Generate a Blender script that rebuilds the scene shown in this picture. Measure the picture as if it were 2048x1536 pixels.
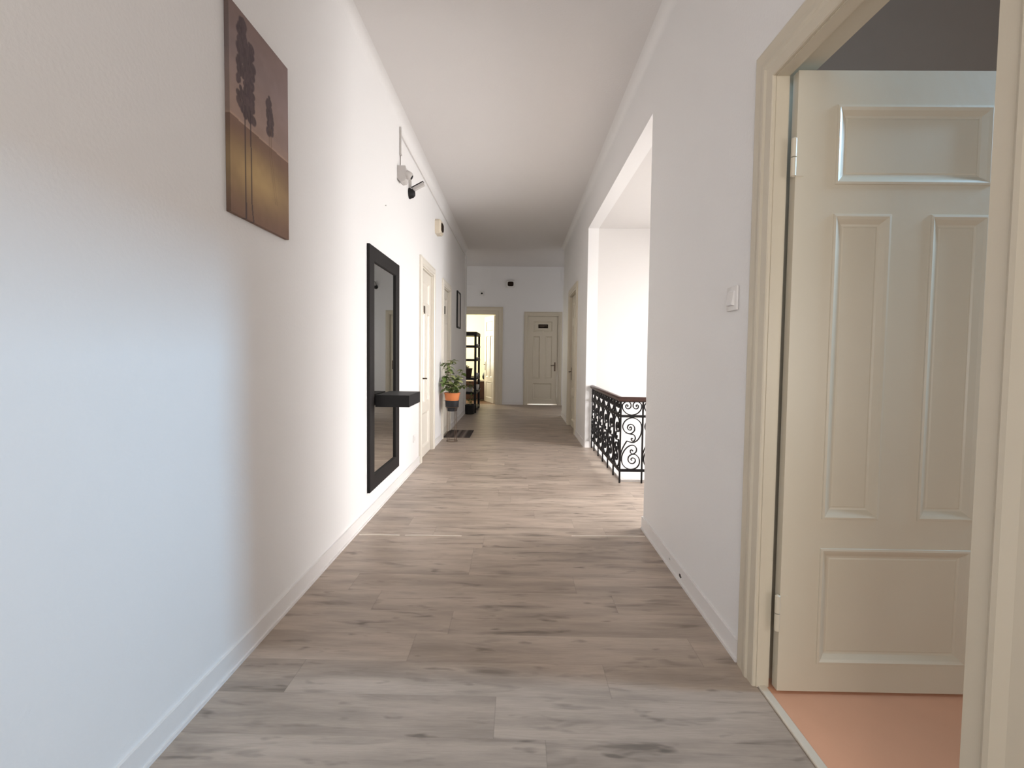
import bpy, bmesh, math, random
from mathutils import Vector, Matrix
PI = math.pi
S = bpy.context.scene
COL = S.collection
for o in list(bpy.data.objects): bpy.data.objects.remove(o)

# ------------------------------------------------------------------ camera
cam = bpy.data.cameras.new('camera'); co = bpy.data.objects.new('camera', cam); COL.objects.link(co)
cam.sensor_width = 36; cam.lens = 930/2048*36; cam.shift_y = -20.28/2048; cam.clip_start = .02
co.matrix_world = (Matrix.Translation((0, 0, 1.35)) @ Matrix.Rotation(.0117, 4, 'Z') @
                   Matrix.Rotation(PI/2-.0415, 4, 'X') @ Matrix.Rotation(.0117, 4, 'Z'))
S.camera = co

# ------------------------------------------------------------------ world, exposure
w = bpy.data.worlds.new('world'); S.world = w; w.use_nodes = True
w.node_tree.nodes['Background'].inputs[0].default_value = (.75, .85, 1, 1)
w.node_tree.nodes['Background'].inputs[1].default_value = 1.0
S.view_settings.view_transform = 'Standard'; S.view_settings.look = 'None'
S.view_settings.exposure = .45; S.view_settings.gamma = 1; S.view_settings.use_curve_mapping = False

# ------------------------------------------------------------------ lights (inferred sources and added fills)
def area(name, loc, rot, sx, sy, power, color, spread=PI):
    l = bpy.data.lights.new(name, 'AREA'); l.shape = 'RECTANGLE'; l.size = sx; l.size_y = sy
    l.energy = power; l.color = color; l.spread = spread
    o = bpy.data.objects.new(name, l); COL.objects.link(o); o.location = loc; o.rotation_euler = rot
    return o
area('stairwell_window_daylight', (4.85, 5.0, 1.30), (0, PI/2-.50, 0), 3.1, 2.1, 232, (1, .98, .965), 2.35)
area('side_room_window_daylight', (4.4, 1.62, 3.66), (0, PI/2-.46, 0), .7, .38, 15, (.40, .70, 1), 1.05)
area('side_room_back_fill', (2.4, -.93, 1.30), (PI/2, 0, 0), 1.3, 1.3, 13, (1, .96, .88))  # added fill for the open door leaf; its unseen window is invented
area('entrance_fill', (-.1, -2.4, 1.9), (PI/2, 0, 0), 1.7, 2.4, 47, (1, .965, .93))  # added ambient fill behind the viewer, no window there
area('lit_room_warm_light', (-2.6, 14.6, 2.0), (0, -PI/2, 0), 2.2, 1.8, 88, (1, .94, .74))  # unseen source of the bright far room's warm light
area('cross_hall_right_fill', (2.6, 12.42, 1.9), (-PI/2+.40, 0, 0), 1.1, 1.7, 19, (.97, .98, 1), 2.3)  # added fill to brighten the far corridor from the right
area('cross_hall_left_fill', (-2.9, 12.42, 1.9), (-PI/2+.40, 0, 0), 1.1, 1.7, 19, (.97, .98, 1), 2.3)  # added fill to brighten the far corridor from the left
area('gap_light_behind_closed_door', (.67, 13.2, .5), (-PI/2, 0, 0), .7, .8, 5, (1, .98, .95))

# ------------------------------------------------------------------ materials
def nt(name):
    m = bpy.data.materials.new(name); m.use_nodes = True
    t = m.node_tree; return m, t, t.nodes['Principled BSDF']
def N(t, typ, **kw):
    n = t.nodes.new(typ)
    for k, v in kw.items():
        if k.startswith('i_'):
            k2 = k[2:]; n.inputs[int(k2) if k2.isdigit() else k2].default_value = v
        else: setattr(n, k, v)
    return n
def mat(name, rgb, rough=.5, metal=0, vary=.04, scale=8, bump=0, bscale=60, spec=.5):
    m, t, b = nt(name)
    g = N(t, 'ShaderNodeNewGeometry'); n = N(t, 'ShaderNodeTexNoise', i_Scale=scale, i_Detail=4)
    t.links.new(g.outputs['Position'], n.inputs['Vector'])
    mx = N(t, 'ShaderNodeMix', data_type='RGBA')
    mx.inputs[6].default_value = tuple(c*(1-vary) for c in rgb)+(1,)
    mx.inputs[7].default_value = tuple(min(1, c*(1+vary)) for c in rgb)+(1,)
    t.links.new(n.outputs['Fac'], mx.inputs[0]); t.links.new(mx.outputs[2], b.inputs['Base Color'])
    b.inputs['Roughness'].default_value = rough; b.inputs['Metallic'].default_value = metal
    b.inputs['Specular IOR Level'].default_value = spec
    if bump:
        n2 = N(t, 'ShaderNodeTexNoise', i_Scale=bscale, i_Detail=3)
        t.links.new(g.outputs['Position'], n2.inputs['Vector'])
        bp = N(t, 'ShaderNodeBump', i_Strength=bump, i_Distance=.004)
        t.links.new(n2.outputs['Fac'], bp.inputs['Height']); t.links.new(bp.outputs[0], b.inputs['Normal'])
    return m
M = dict(
    wall=mat('white_wall_paint', (.80, .785, .775), .55, vary=.012, scale=1.2, bump=.25, bscale=70),
    ceil=mat('ceiling_paint', (.74, .715, .70), .8, vary=.012, scale=1.5, bump=.3, bscale=60),
    stairwall=mat('stairwell_wall_paint', (.69, .665, .645), .6, vary=.01, scale=1),
    base=mat('baseboard_paint', (.77, .745, .73), .4, vary=.02),
    cream=mat('cream_gloss_paint', (.615, .55, .435), .38, vary=.03, scale=3, bump=.12, bscale=25),
    creamw=mat('pale_door_paint', (.74, .69, .61), .35, vary=.03, scale=3),
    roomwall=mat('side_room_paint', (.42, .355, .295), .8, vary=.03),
    yroom=mat('yellow_room_paint', (.86, .80, .62), .7, vary=.02),
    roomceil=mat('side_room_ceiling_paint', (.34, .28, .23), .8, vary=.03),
    orange=mat('terracotta_vinyl', (.76, .40, .25), .38, vary=.12, scale=3),
    brownfloor=mat('brown_floorboards', (.22, .13, .08), .4, vary=.15, scale=6),
    black=mat('black_satin', (.007, .006, .007), .55, vary=.1, spec=.3),
    iron=mat('wrought_iron', (.007, .006, .007), .5, vary=.15, scale=30, spec=.3),
    wood=mat('dark_handrail_wood', (.075, .035, .028), .32, vary=.25, scale=20),
    frame=mat('black_brown_frame', (.011, .009, .009), .6, spec=.25, vary=.12, scale=30),
    terra=mat('terracotta', (.62, .20, .065), .6, vary=.08, scale=20),
    slate=mat('dark_grey_plastic', (.022, .023, .027), .5, spec=.3),
    blackpot=mat('black_pot_plastic', (.02, .02, .021), .5),
    brownpot=mat('brown_wicker', (.055, .028, .02), .7, vary=.3, scale=80, bump=.6, bscale=120),
    soil=mat('soil', (.05, .03, .02), .95, vary=.4, scale=90),
    plastic=mat('white_plastic', (.72, .70, .67), .4),
    greyplastic=mat('grey_plastic', (.55, .52, .50), .45),
    beigeplastic=mat('aged_beige_plastic', (.68, .60, .48), .45),
    bronze=mat('dark_bronze', (.11, .075, .05), .35, metal=.7),
    steel=mat('brushed_metal', (.45, .42, .38), .3, metal=.9),
    sign=mat('dark_brown_plaque', (.022, .013, .008), .7, spec=.1),
    signtext=mat('faded_plaque_lettering', (.16, .12, .09), .5),
    strip=mat('pale_threshold', (.70, .63, .53), .4),
    joint=mat('painted_light_edge', (.85, .78, .70), .4),  # pale colour stands for glint and leaking light
    brown=mat('dark_brown_cabinet', (.085, .035, .022), .45, vary=.15),
    leaf=mat('leaf_green', (.13, .20, .055), .45, vary=.45, scale=25),
    leafy=mat('leaf_pale_green', (.33, .36, .16), .5, vary=.35, scale=25),
    stem=mat('plant_stem', (.17, .16, .07), .6),
    stand=mat('bronze_wire', (.12, .075, .05), .4, metal=.6),
    paper=mat('pale_paper', (.5, .47, .45), .6),
    mark=mat('chipped_plaster', (.06, .05, .045), .9),
)
def mirror_mat():
    m, t, b = nt('mirror_glass'); b.inputs['Metallic'].default_value = 1; b.inputs['Roughness'].default_value = .015
    b.inputs['Base Color'].default_value = (.80, .81, .79, 1)
    return m
M['mirror'] = mirror_mat()
def glass_mat():
    m, t, b = nt('window_glass'); b.inputs['Roughness'].default_value = .02
    b.inputs['Transmission Weight'].default_value = 1; b.inputs['IOR'].default_value = 1.1
    return m
M['glass'] = glass_mat()

def floor_mat():
    m, t, b = nt('grey_oak_planks'); L = t.links.new
    def MA(op, a, bb=None, c=None):
        n = N(t, 'ShaderNodeMath', operation=op)
        for i, v in enumerate((a, bb, c)):
            if v is None: continue
            if isinstance(v, (int, float)): n.inputs[i].default_value = v
            else: L(v, n.inputs[i])
        return n.outputs[0]
    g = N(t, 'ShaderNodeNewGeometry'); s = N(t, 'ShaderNodeSeparateXYZ'); L(g.outputs['Position'], s.inputs[0])
    X, Y = s.outputs[0], s.outputs[1]
    ry = MA('DIVIDE', MA('SUBTRACT', Y, 1.579), .2013)
    row = MA('FLOOR', ry); fy = MA('FRACT', ry)
    wn = N(t, 'ShaderNodeTexWhiteNoise', noise_dimensions='1D'); L(MA('ADD', row, 3.37), wn.inputs['W'])
    rx = MA('DIVIDE', MA('ADD', X, MA('MULTIPLY', wn.outputs['Value'], 1.3)), 1.3)
    colm = MA('FLOOR', rx); fx = MA('FRACT', rx)
    cv = N(t, 'ShaderNodeCombineXYZ'); L(row, cv.inputs[0]); L(colm, cv.inputs[1])
    pn = N(t, 'ShaderNodeTexWhiteNoise', noise_dimensions='2D'); L(cv.outputs[0], pn.inputs['Vector'])
    pv = pn.outputs['Value']
    # grain coordinates: stretched along X, offset per plank
    def coords(sx, sy, k):
        c = N(t, 'ShaderNodeCombineXYZ'); L(MA('ADD', MA('MULTIPLY', X, sx), MA('MULTIPLY', pv, k)), c.inputs[0])
        L(MA('MULTIPLY', Y, sy), c.inputs[1]); L(MA('MULTIPLY', pv, k*2.3), c.inputs[2]); return c.outputs[0]
    n1 = N(t, 'ShaderNodeTexNoise', i_Scale=1, i_Detail=5, i_Roughness=.55); L(coords(2.2, 13, 31), n1.inputs['Vector'])
    n2 = N(t, 'ShaderNodeTexNoise', i_Scale=1, i_Detail=3, i_Roughness=.5, i_Distortion=.5); L(coords(2.9, 17, 57), n2.inputs['Vector'])
    n3 = N(t, 'ShaderNodeTexNoise', i_Scale=1, i_Detail=6, i_Roughness=.7); L(coords(10, 160, 11), n3.inputs['Vector'])
    n4 = N(t, 'ShaderNodeTexNoise', i_Scale=1, i_Detail=2); L(coords(.8, 4, 5), n4.inputs['Vector'])
    def ramp(src, stops):
        r = N(t, 'ShaderNodeValToRGB'); e = r.color_ramp.elements
        e[0].position, e[0].color = stops[0][0], (stops[0][1],)*3+(1,)
        e[1].position, e[1].color = stops[-1][0], (stops[-1][1],)*3+(1,)
        for p, v in stops[1:-1]:
            q = e.new(p); q.color = (v, v, v, 1)
        L(src, r.inputs[0]); return r.outputs[0]
    grain = ramp(n1.outputs['Fac'], [(.35, .80), (.64, 1.10)])
    knots = ramp(n2.outputs['Fac'], [(.265, .52), (.345, .77), (.43, 1.0)])
    knot2 = ramp(n2.outputs['Fac'], [(.64, 1.0), (.80, 1.10)])
    fine = ramp(n3.outputs['Fac'], [(.3, .90), (.7, 1.08)])
    n5 = N(t, 'ShaderNodeTexNoise', i_Scale=1, i_Detail=2, i_Roughness=.5); L(coords(6, 20, 83), n5.inputs['Vector'])
    fine = MA('MULTIPLY', fine, ramp(n5.outputs['Fac'], [(.24, .50), (.30, .80), (.35, 1.0)]))
    broad = ramp(n4.outputs['Fac'], [(.3, .92), (.7, 1.07)])
    pl = MA('ADD', .965, MA('MULTIPLY', pv, .06))
    v = MA('MULTIPLY', MA('MULTIPLY', grain, knots), MA('MULTIPLY', MA('MULTIPLY', fine, knot2), MA('MULTIPLY', broad, pl)))
    # seams
    ey = MA('MINIMUM', fy, MA('SUBTRACT', 1, fy)); ex = MA('MINIMUM', fx, MA('SUBTRACT', 1, fx))
    sy = MA('MULTIPLY_ADD', MA('LESS_THAN', ey, .008), -.06, 1); sx = MA('MULTIPLY_ADD', MA('LESS_THAN', ex, .0016), -.15, 1)
    v = MA('MULTIPLY', v, MA('MULTIPLY', sy, sx))
    base = N(t, 'ShaderNodeMix', data_type='RGBA'); base.inputs[6].default_value = (.41, .325, .262, 1)
    base.inputs[7].default_value = (.455, .378, .315, 1); L(n4.outputs['Fac'], base.inputs[0])
    vm = N(t, 'ShaderNodeVectorMath', operation='SCALE'); L(base.outputs[2], vm.inputs[0]); L(v, vm.inputs['Scale'])
    L(vm.outputs[0], b.inputs['Base Color'])
    b.inputs['Roughness'].default_value = .42; b.inputs['Specular IOR Level'].default_value = .4
    bp = N(t, 'ShaderNodeBump', i_Strength=.15, i_Distance=.003); L(v, bp.inputs['Height']); L(bp.outputs[0], b.inputs['Normal'])
    return m
M['floor'] = floor_mat()
def mat_stripes():
    m, t, b = nt('striped_mat_fabric'); L = t.links.new
    tc = N(t, 'ShaderNodeTexCoord'); s = N(t, 'ShaderNodeSeparateXYZ'); L(tc.outputs['Object'], s.inputs[0])
    r = N(t, 'ShaderNodeValToRGB'); r.color_ramp.interpolation = 'EASE'
    mp = N(t, 'ShaderNodeMapRange', i_1=-.22, i_2=.22); L(s.outputs[0], mp.inputs[0]); L(mp.outputs[0], r.inputs[0])
    dk, md, lt = (.03, .02, .018, 1), (.09, .065, .055, 1), (.20, .16, .14, 1)
    e = r.color_ramp.elements; e[0].position = 0; e[0].color = dk; e[1].position = 1; e[1].color = dk
    for p, c in ((.14, dk), (.25, md), (.36, dk), (.46, lt), (.56, dk), (.64, md), (.72, lt), (.82, dk)):
        q = e.new(p); q.color = c
    L(r.outputs[0], b.inputs['Base Color']); b.inputs['Roughness'].default_value = .95
    n = N(t, 'ShaderNodeTexNoise', i_Scale=300); L(tc.outputs['Object'], n.inputs['Vector'])
    bp = N(t, 'ShaderNodeBump', i_Strength=.6, i_Distance=.004); L(n.outputs[0], bp.inputs['Height']); L(bp.outputs[0], b.inputs['Normal'])
    return m
M['mat'] = mat_stripes()
def painting_mat():
    m, t, b = nt('canvas_paint')
    a = N(t, 'ShaderNodeVertexColor', layer_name='paint'); t.links.new(a.outputs[0], b.inputs['Base Color'])
    b.inputs['Roughness'].default_value = .6; return m
M['paint'] = painting_mat()

# ------------------------------------------------------------------ mesh helpers
def box(bm, x0, x1, y0, y1, z0, z1):
    v = [bm.verts.new((x, y, z)) for x in (x0, x1) for y in (y0, y1) for z in (z0, z1)]
    for f in ((0, 1, 3, 2), (4, 6, 7, 5), (0, 4, 5, 1), (2, 3, 7, 6), (0, 2, 6, 4), (1, 5, 7, 3)):
        bm.faces.new([v[i] for i in f])
def bev(bm, r, seg=2):
    bmesh.ops.remove_doubles(bm, verts=bm.verts, dist=1e-6)
    bmesh.ops.bevel(bm, geom=list(bm.edges), offset=r, segments=seg, affect='EDGES', profile=.5, clamp_overlap=True)
def lathe(bm, prof, n=32, c=(0, 0, 0), axis='Z', cap=True):
    rings = []
    for r, z in prof:
        ring = []
        for i in range(n):
            a = 2*PI*i/n; p = (r*math.cos(a), r*math.sin(a), z)
            if axis == 'X': p = (z, p[0], p[1])
            if axis == 'Y': p = (p[1], z, p[0])
            ring.append(bm.verts.new((p[0]+c[0], p[1]+c[1], p[2]+c[2])))
        rings.append(ring)
    for a, b_ in zip(rings, rings[1:]):
        for i in range(n): bm.faces.new((a[i], a[(i+1) % n], b_[(i+1) % n], b_[i]))
    if cap:
        if prof[0][0] > 1e-5: bm.faces.new(rings[0][::-1])
        if prof[-1][0] > 1e-5: bm.faces.new(rings[-1])
def tube(bm, pts, r, n=8, closed=False, rect=None, up=None):
    pts = [Vector(p) for p in pts]; k = len(pts); rings = []
    prevn = None
    for i, p in enumerate(pts):
        a = pts[(i-1) % k] if (i or closed) else pts[0]; c = pts[(i+1) % k] if (i < k-1 or closed) else pts[-1]
        d = (c-a).normalized()
        ref = Vector(up) if up else (prevn if prevn else (Vector((0, 0, 1)) if abs(d.z) < .9 else Vector((1, 0, 0))))
        if up: nn = ref - d*ref.dot(d)
        else: nn = ref - d*ref.dot(d)
        nn.normalize(); prevn = nn; bb = d.cross(nn)
        rr = r[i] if isinstance(r, (list, tuple)) else r
        if rect: offs = [(rect[0], rect[1]), (-rect[0], rect[1]), (-rect[0], -rect[1]), (rect[0], -rect[1])]
        else: offs = [(rr*math.cos(2*PI*j/n), rr*math.sin(2*PI*j/n)) for j in range(n)]
        rings.append([bm.verts.new(p+nn*o[0]+bb*o[1]) for o in offs])
    m = len(rings[0])
    for i in range(k if closed else k-1):
        a, b_ = rings[i], rings[(i+1) % k]
        for j in range(m): bm.faces.new((a[j], a[(j+1) % m], b_[(j+1) % m], b_[j]))
    if not closed: bm.faces.new(rings[0][::-1]); bm.faces.new(rings[-1])
def smooth_pts(P, n=8):
    out = []
    for i in range(len(P)-1):
        p0, p1, p2, p3 = P[max(i-1, 0)], P[i], P[i+1], P[min(i+2, len(P)-1)]
        for j in range(n):
            t = j/n
            out.append(tuple(.5*(2*b+(c-a)*t+(2*a-5*b+4*c-d)*t*t+(3*b-a-3*c+d)*t**3) for a, b, c, d in zip(p0, p1, p2, p3)))
    out.append(tuple(P[-1])); return out
def obj(name, bm, m, parent=None, smooth=False, loc=None, rotz=None):
    bmesh.ops.recalc_face_normals(bm, faces=bm.faces)
    me = bpy.data.meshes.new(name); bm.to_mesh(me); bm.free()
    for mm in (m if isinstance(m, (list, tuple)) else [m]): me.materials.append(mm)
    if smooth:
        for p in me.polygons: p.use_smooth = True
        try: me.set_sharp_from_angle(angle=math.radians(38))
        except Exception: pass
    o = bpy.data.objects.new(name, me); COL.objects.link(o)
    if parent: o.parent = parent
    if loc: o.location = loc
    if rotz is not None: o.rotation_euler = (0, 0, rotz)
    return o
def tag(o, label, cat, group=None, kind=None):
    o['label'] = label; o['category'] = cat
    if group: o['group'] = group
    if kind: o['kind'] = kind
    return o
def thing(name, label, cat, loc=(0, 0, 0), rotz=0, group=None, kind=None):
    o = bpy.data.objects.new(name, None); o.empty_display_size = .1; COL.objects.link(o); o.location = loc; o.rotation_euler = (0, 0, rotz)
    return tag(o, label, cat, group, kind)
def struct(name, bm, m, label, cat, smooth=False):
    return tag(obj(name, bm, m, smooth=smooth), label, cat, kind='structure')
B = bmesh.new

# ------------------------------------------------------------------ dimensions
XL, XR, ZC = -1.197, .998, 3.70
YB, YL, YR, YE = -2.6, 10.55, 10.36, 12.53     # back, ends of side walls, end wall
DL1 = (5.74, 6.50, 2.43); DL2 = (7.40, 8.07, 2.42)    # left wall door openings (y0,y1,top)
DR3 = (7.97, 8.98, 2.47); DN = (1.000, 1.868, 2.447)   # right wall: far door, near doorway
OPN = (3.60, 6.79, 3.18)                               # stairwell opening
DE1 = (-1.45, -.597, 2.43); DE2 = (.262, 1.085, 2.40)  # end wall

def wall_cells(bm, u0, u1, z1, openings, place, z0=0):
    """rectangular wall u0..u1 x z0..z1 with openings (a,b,top) or (a,b,bottom,top); place(bm,ua,ub,za,zb) adds a block"""
    us = sorted({u0, u1} | {q for o in openings for q in o[:2]})
    for a, b_ in zip(us, us[1:]):
        mid = (a+b_)/2; op = [o for o in openings if o[0] <= mid <= o[1]]
        if not op: place(bm, a, b_, z0, z1); continue
        o = op[0]; bot = o[2] if len(o) == 4 else z0; top = o[-1]
        if bot > z0: place(bm, a, b_, z0, bot)
        if top < z1: place(bm, a, b_, top, z1)

# ------------------------------------------------------------------ walls
bm = B(); wall_cells(bm, YB, YL, ZC, [DL1, DL2], lambda b, a, c, z0, z1: box(b, XL-.22, XL, a, c, z0, z1))
box(bm, -4.0, XL-.22, YL-.2, YL, 0, ZC); box(bm, XL-.25, XL-.22, 5.5, 8.3, -.12, 2.6)  # last box is backing added behind the doors against light leaks
struct('wall_left', bm, M['wall'], 'long white left wall of the corridor, with canvas, mirror and doors', 'wall')
bm = B()
wall_cells(bm, YB, 3.60, ZC, [(DN[0], DN[1]+.06, DN[2]+.035)], lambda b, a, c, z0, z1: box(b, XR+.045, 1.15, a, c, z0, z1))
wall_cells(bm, YB, 3.60, ZC, [(DN[0]-.01, DN[1]+.01, DN[2]+.01)], lambda b, a, c, z0, z1: box(b, XR, XR+.045, a, c, z0, z1))
box(bm, XR, 1.15, 3.60, OPN[1], OPN[2], ZC)
wall_cells(bm, OPN[1], YR, ZC, [DR3], lambda b, a, c, z0, z1: box(b, XR, 1.15, a, c, z0, z1))
box(bm, 1.15, 1.18, DR3[0]-.1, DR3[1]+.1, -.12, 2.6)  # backing added behind the far door against light leaks
struct('wall_right', bm, M['wall'], 'white right wall of the corridor with stairwell opening and near doorway', 'wall')
bm = B(); wall_cells(bm, -4.0, 3.6, ZC, [DE1, DE2, (2.0, 3.2, 1.0, 2.8), (-3.5, -2.3, 1.0, 2.8)], lambda b, a, c, z0, z1: box(b, a, c, YE, YE+.14, z0, z1))  # both window openings added for the cross hall fills
box(bm, .62, 1.2, YE+1.0, YE+1.03, -.12, 2.6); box(bm, .24, 1.2, YE+.14, YE+1.0, 2.57, 2.6); box(bm, 1.2, 1.23, YE+.14, YE+1.03, -.12, 2.6); box(bm, .24, .62, YE+1.0, YE+1.03, -.12, 2.6)
struct('wall_end', bm, M['wall'], 'grey-shaded white end wall with the two far doors', 'wall')
bm = B(); box(bm, -4.15, -4.0, YL, YE, 0, ZC); struct('wall_cross_hall_left', bm, M['wall'], 'left end of the cross hall, hidden behind the corridor corner', 'wall')
bm = B(); box(bm, 3.45, 3.6, YR, YE, 0, ZC); box(bm, 1.15, 3.6, YR-.15, YR, 0, ZC)
struct('wall_cross_hall_right', bm, M['wall'], 'right side of the cross hall beyond the corridor', 'wall')
bm = B(); box(bm, XL-.22, 1.15, YB-.15, YB, 0, ZC); struct('wall_back', bm, M['wall'], 'wall closing the corridor behind the viewer', 'wall')
# stairwell shell
bm = B(); box(bm, 1.15, 5.0, OPN[1], OPN[1]+.15, -3.2, OPN[2]); struct('wall_stairwell_far', bm, M['stairwall'], 'sunlit white stairwell wall behind the iron railing', 'wall')
bm = B(); box(bm, 1.15, 5.0, 3.45, 3.60, -3.2, OPN[2]); struct('wall_stairwell_near', bm, M['stairwall'], 'near stairwell wall hidden behind the right corridor wall', 'wall')
bm = B(); wall_cells(bm, 3.45, OPN[1]+.15, OPN[2], [(3.9, 6.1, -.30, 2.9)], lambda b, a, c, z0, z1: box(b, 5.0, 5.15, a, c, z0, z1), z0=-3.2)
struct('wall_stairwell_outer', bm, M['stairwall'], 'outer stairwell wall around the tall window', 'wall')
bm = B(); box(bm, 1.02, 1.125, 4.97, OPN[1]+.1, -3.2, -.17); box(bm, 1.02, 1.15, OPN[1], OPN[1]+.15, -3.2, -.12); struct('wall_stairwell_inner', bm, M['stairwall'], 'stairwell wall below the railing edge', 'wall')
bm = B(); box(bm, 1.0, 5.0, 3.45, OPN[1], -3.3, -3.2); struct('floor_stairwell', bm, M['stairwall'], 'lower landing at the bottom of the stairwell', 'floor')
bm = B(); box(bm, 1.15, 5.15, 3.45, OPN[1]+.15, OPN[2], OPN[2]+.12); struct('ceiling_stairwell', bm, M['stairwall'], 'bright white ceiling over the stairwell opening', 'ceiling')
# window of the stairwell
# near side room
RX, RZ = 4.55, 4.15
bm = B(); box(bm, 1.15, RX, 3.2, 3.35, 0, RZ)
wall_cells(bm, 1.15, RX+.15, RZ, [(1.75, 3.05, .65, 1.95)], lambda b, a, c, z0, z1: box(b, a, c, -1.15, -1.0, z0, z1))  # window opening added for the back fill light
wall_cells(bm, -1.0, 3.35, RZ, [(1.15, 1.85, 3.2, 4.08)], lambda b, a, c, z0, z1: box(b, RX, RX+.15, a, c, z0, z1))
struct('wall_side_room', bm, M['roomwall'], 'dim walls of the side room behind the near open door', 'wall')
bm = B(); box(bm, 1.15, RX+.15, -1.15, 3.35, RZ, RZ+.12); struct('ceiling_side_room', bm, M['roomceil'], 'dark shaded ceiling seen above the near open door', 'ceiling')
bm = B(); box(bm, 1.035, RX, DN[0]-.01, DN[1]+.07, -.1, 0); box(bm, 1.15, RX, -1.15, DN[0]-.01, -.1, 0); box(bm, 1.15, RX, DN[1]+.07, 3.35, -.1, 0)
struct('floor_side_room', bm, M['orange'], 'orange terracotta floor covering inside the near doorway', 'floor')
def window(n, label, loc, rotz, hw_, z0, z1):
    wn = thing('window_%d' % n, label, 'window', loc, rotz, kind='structure'); bm = B()
    for a, b_ in ((z0, z0+.06), (z1-.06, z1)): box(bm, -.03, .03, -hw_, hw_, a, b_)
    for a, b_ in ((-hw_, -hw_+.06), (hw_-.06, hw_), (-.03, .03)): box(bm, -.03, .03, a, b_, z0, z1)
    obj('window_frame', bm, M['cream'], wn)
    bm = B(); box(bm, -.004, .004, -hw_+.03, hw_-.03, z0+.03, z1-.03); obj('window_pane', bm, M['glass'], wn)
window(1, 'tall stairwell window out of view to the right', (5.05, 5.0, 0), 0, 1.1, -.30, 2.9)
window(4, 'unseen window added for the cross hall fill light, on the right of the end wall', (2.6, YE+.07, 0), PI/2, .6, 1.0, 2.8)
window(5, 'unseen window added for the cross hall fill light, on the left of the end wall', (-2.9, YE+.07, 0), PI/2, .6, 1.0, 2.8)
window(2, 'side room window out of view to the right', (RX+.05, 1.5, 0), 0, .35, 3.2, 4.08)
window(3, 'unseen window added for the side room fill light', (2.4, -1.05, 0), PI/2, .65, .65, 1.95)

# lit room at the far end
bm = B(); box(bm, -3.1, .24, 16.2, 16.35, 0, ZC); box(bm, .1, .24, YE+.14, 16.2, 0, ZC)
box(bm, -3.1, -2.95, YE+.14, 16.2, 0, ZC)
struct('wall_lit_room', bm, M['yroom'], 'brightly lit pale yellow walls seen through the far open door', 'wall')
bm = B(); box(bm, -3.1, .24, YE+.14, 16.35, ZC, ZC+.12); struct('ceiling_lit_room', bm, M['yroom'], 'ceiling of the bright room at the far end', 'ceiling')
bm = B(); box(bm, -3.1, .24, YE+.14, 16.35, -.1, 0); box(bm, DE1[0], DE1[1], YE+.02, YE+.14, -.1, 0); struct('floor_lit_room', bm, M['brownfloor'], 'brown floor inside the bright far room', 'floor')

# floor / ceiling of the corridor and cross hall
bm = B()
box(bm, XL, XR, YB, YR, -.12, 0); box(bm, -4, 3.45, YR+.19, YE, -.12, 0); box(bm, XL, 3.45, YR, YR+.19, -.12, 0)
box(bm, DE1[0], DE1[1], YE, YE+.02, -.12, 0); box(bm, DE2[0], DE2[1], YE, YE+.14, -.12, 0); box(bm, .24, 1.2, YE+.14, YE+1.0, -.12, 0)
for a in (DL1, DL2): box(bm, XL-.22, XL, a[0], a[1], -.12, 0)
box(bm, XR, 1.15, DR3[0], DR3[1], -.12, 0)
box(bm, XR, 1.13, 3.60, OPN[1], -.12, 0); box(bm, 1.13, 5.0, 3.60, 4.97, -.12, 0)
struct('floor', bm, M['floor'], 'grey-brown oak look plank floor of the corridor', 'floor')
bm = B(); box(bm, XL-.22, 1.15, YB-.15, YR, ZC, ZC+.12); box(bm, -4.15, 3.6, YR, YE+.14, ZC, ZC+.12)
struct('ceiling', bm, M['ceil'], 'long off-white corridor ceiling', 'ceiling')
# soft coves
def cove(name, x, sx, y0, y1, r, label):
    bm = B(); pts = []
    for i in range(9):
        a = PI/2*i/8; pts.append((x+sx*(r-r*math.cos(a)) , ZC-r+r*math.sin(a)))
    pts += [(x, ZC)]
    A = [bm.verts.new((p[0], y0, p[1])) for p in pts]; Bv = [bm.verts.new((p[0], y1, p[1])) for p in pts]
    for i in range(len(pts)):
        j = (i+1) % len(pts); bm.faces.new((A[i], A[j], Bv[j], Bv[i]))
    bm.faces.new(A); bm.faces.new(Bv[::-1])
    return struct(name, bm, M['wall'], label, 'cove', smooth=True)
cove('trim_1', XL, 1, YB, YL, .07, 'rounded plaster cove between left wall and ceiling')
cove('trim_2', XR, -1, YB, YR, .07, 'rounded plaster cove between right wall and ceiling')
# pier strip at the end of the left wall
bm = B(); box(bm, XL-.0, XL+.03, YL-.18, YL, 0, 3.53); bev(bm, .006)
struct('trim_3', bm, M['wall'], 'narrow white pilaster closing the far end of the left wall', 'pilaster')

# baseboards
def baseboard(name, segs, side, label, h=.095):
    bm = B()
    for a, b_ in segs:
        if side == 'L': box(bm, XL, XL+.012, a, b_, 0, h)
        elif side == 'R': box(bm, XR-.012, XR, a, b_, 0, h)
        elif side == 'E': box(bm, a, b_, YE-.012, YE, 0, h)
    for a, b_ in segs:   # quarter bead at the foot
        if side == 'L': box(bm, XL+.012, XL+.020, a, b_, 0, .014)
        elif side == 'R': box(bm, XR-.020, XR-.012, a, b_, 0, .014)
    return struct(name, bm, M['base'], label, 'baseboard')
CW = .12
bl = baseboard('baseboard_left', [(YB, DL1[0]-CW+.01), (DL1[1]+CW-.01, DL2[0]-CW+.01), (DL2[1]+CW-.01, YL-.18)], 'L', 'white baseboard along the left wall')
br = baseboard('baseboard_right', [(YB, DN[0]-.15), (DN[1]+.148, 3.6), (OPN[1], DR3[0]-CW), (DR3[1]+CW, YR)], 'R', 'white baseboard along the right wall')
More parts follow.
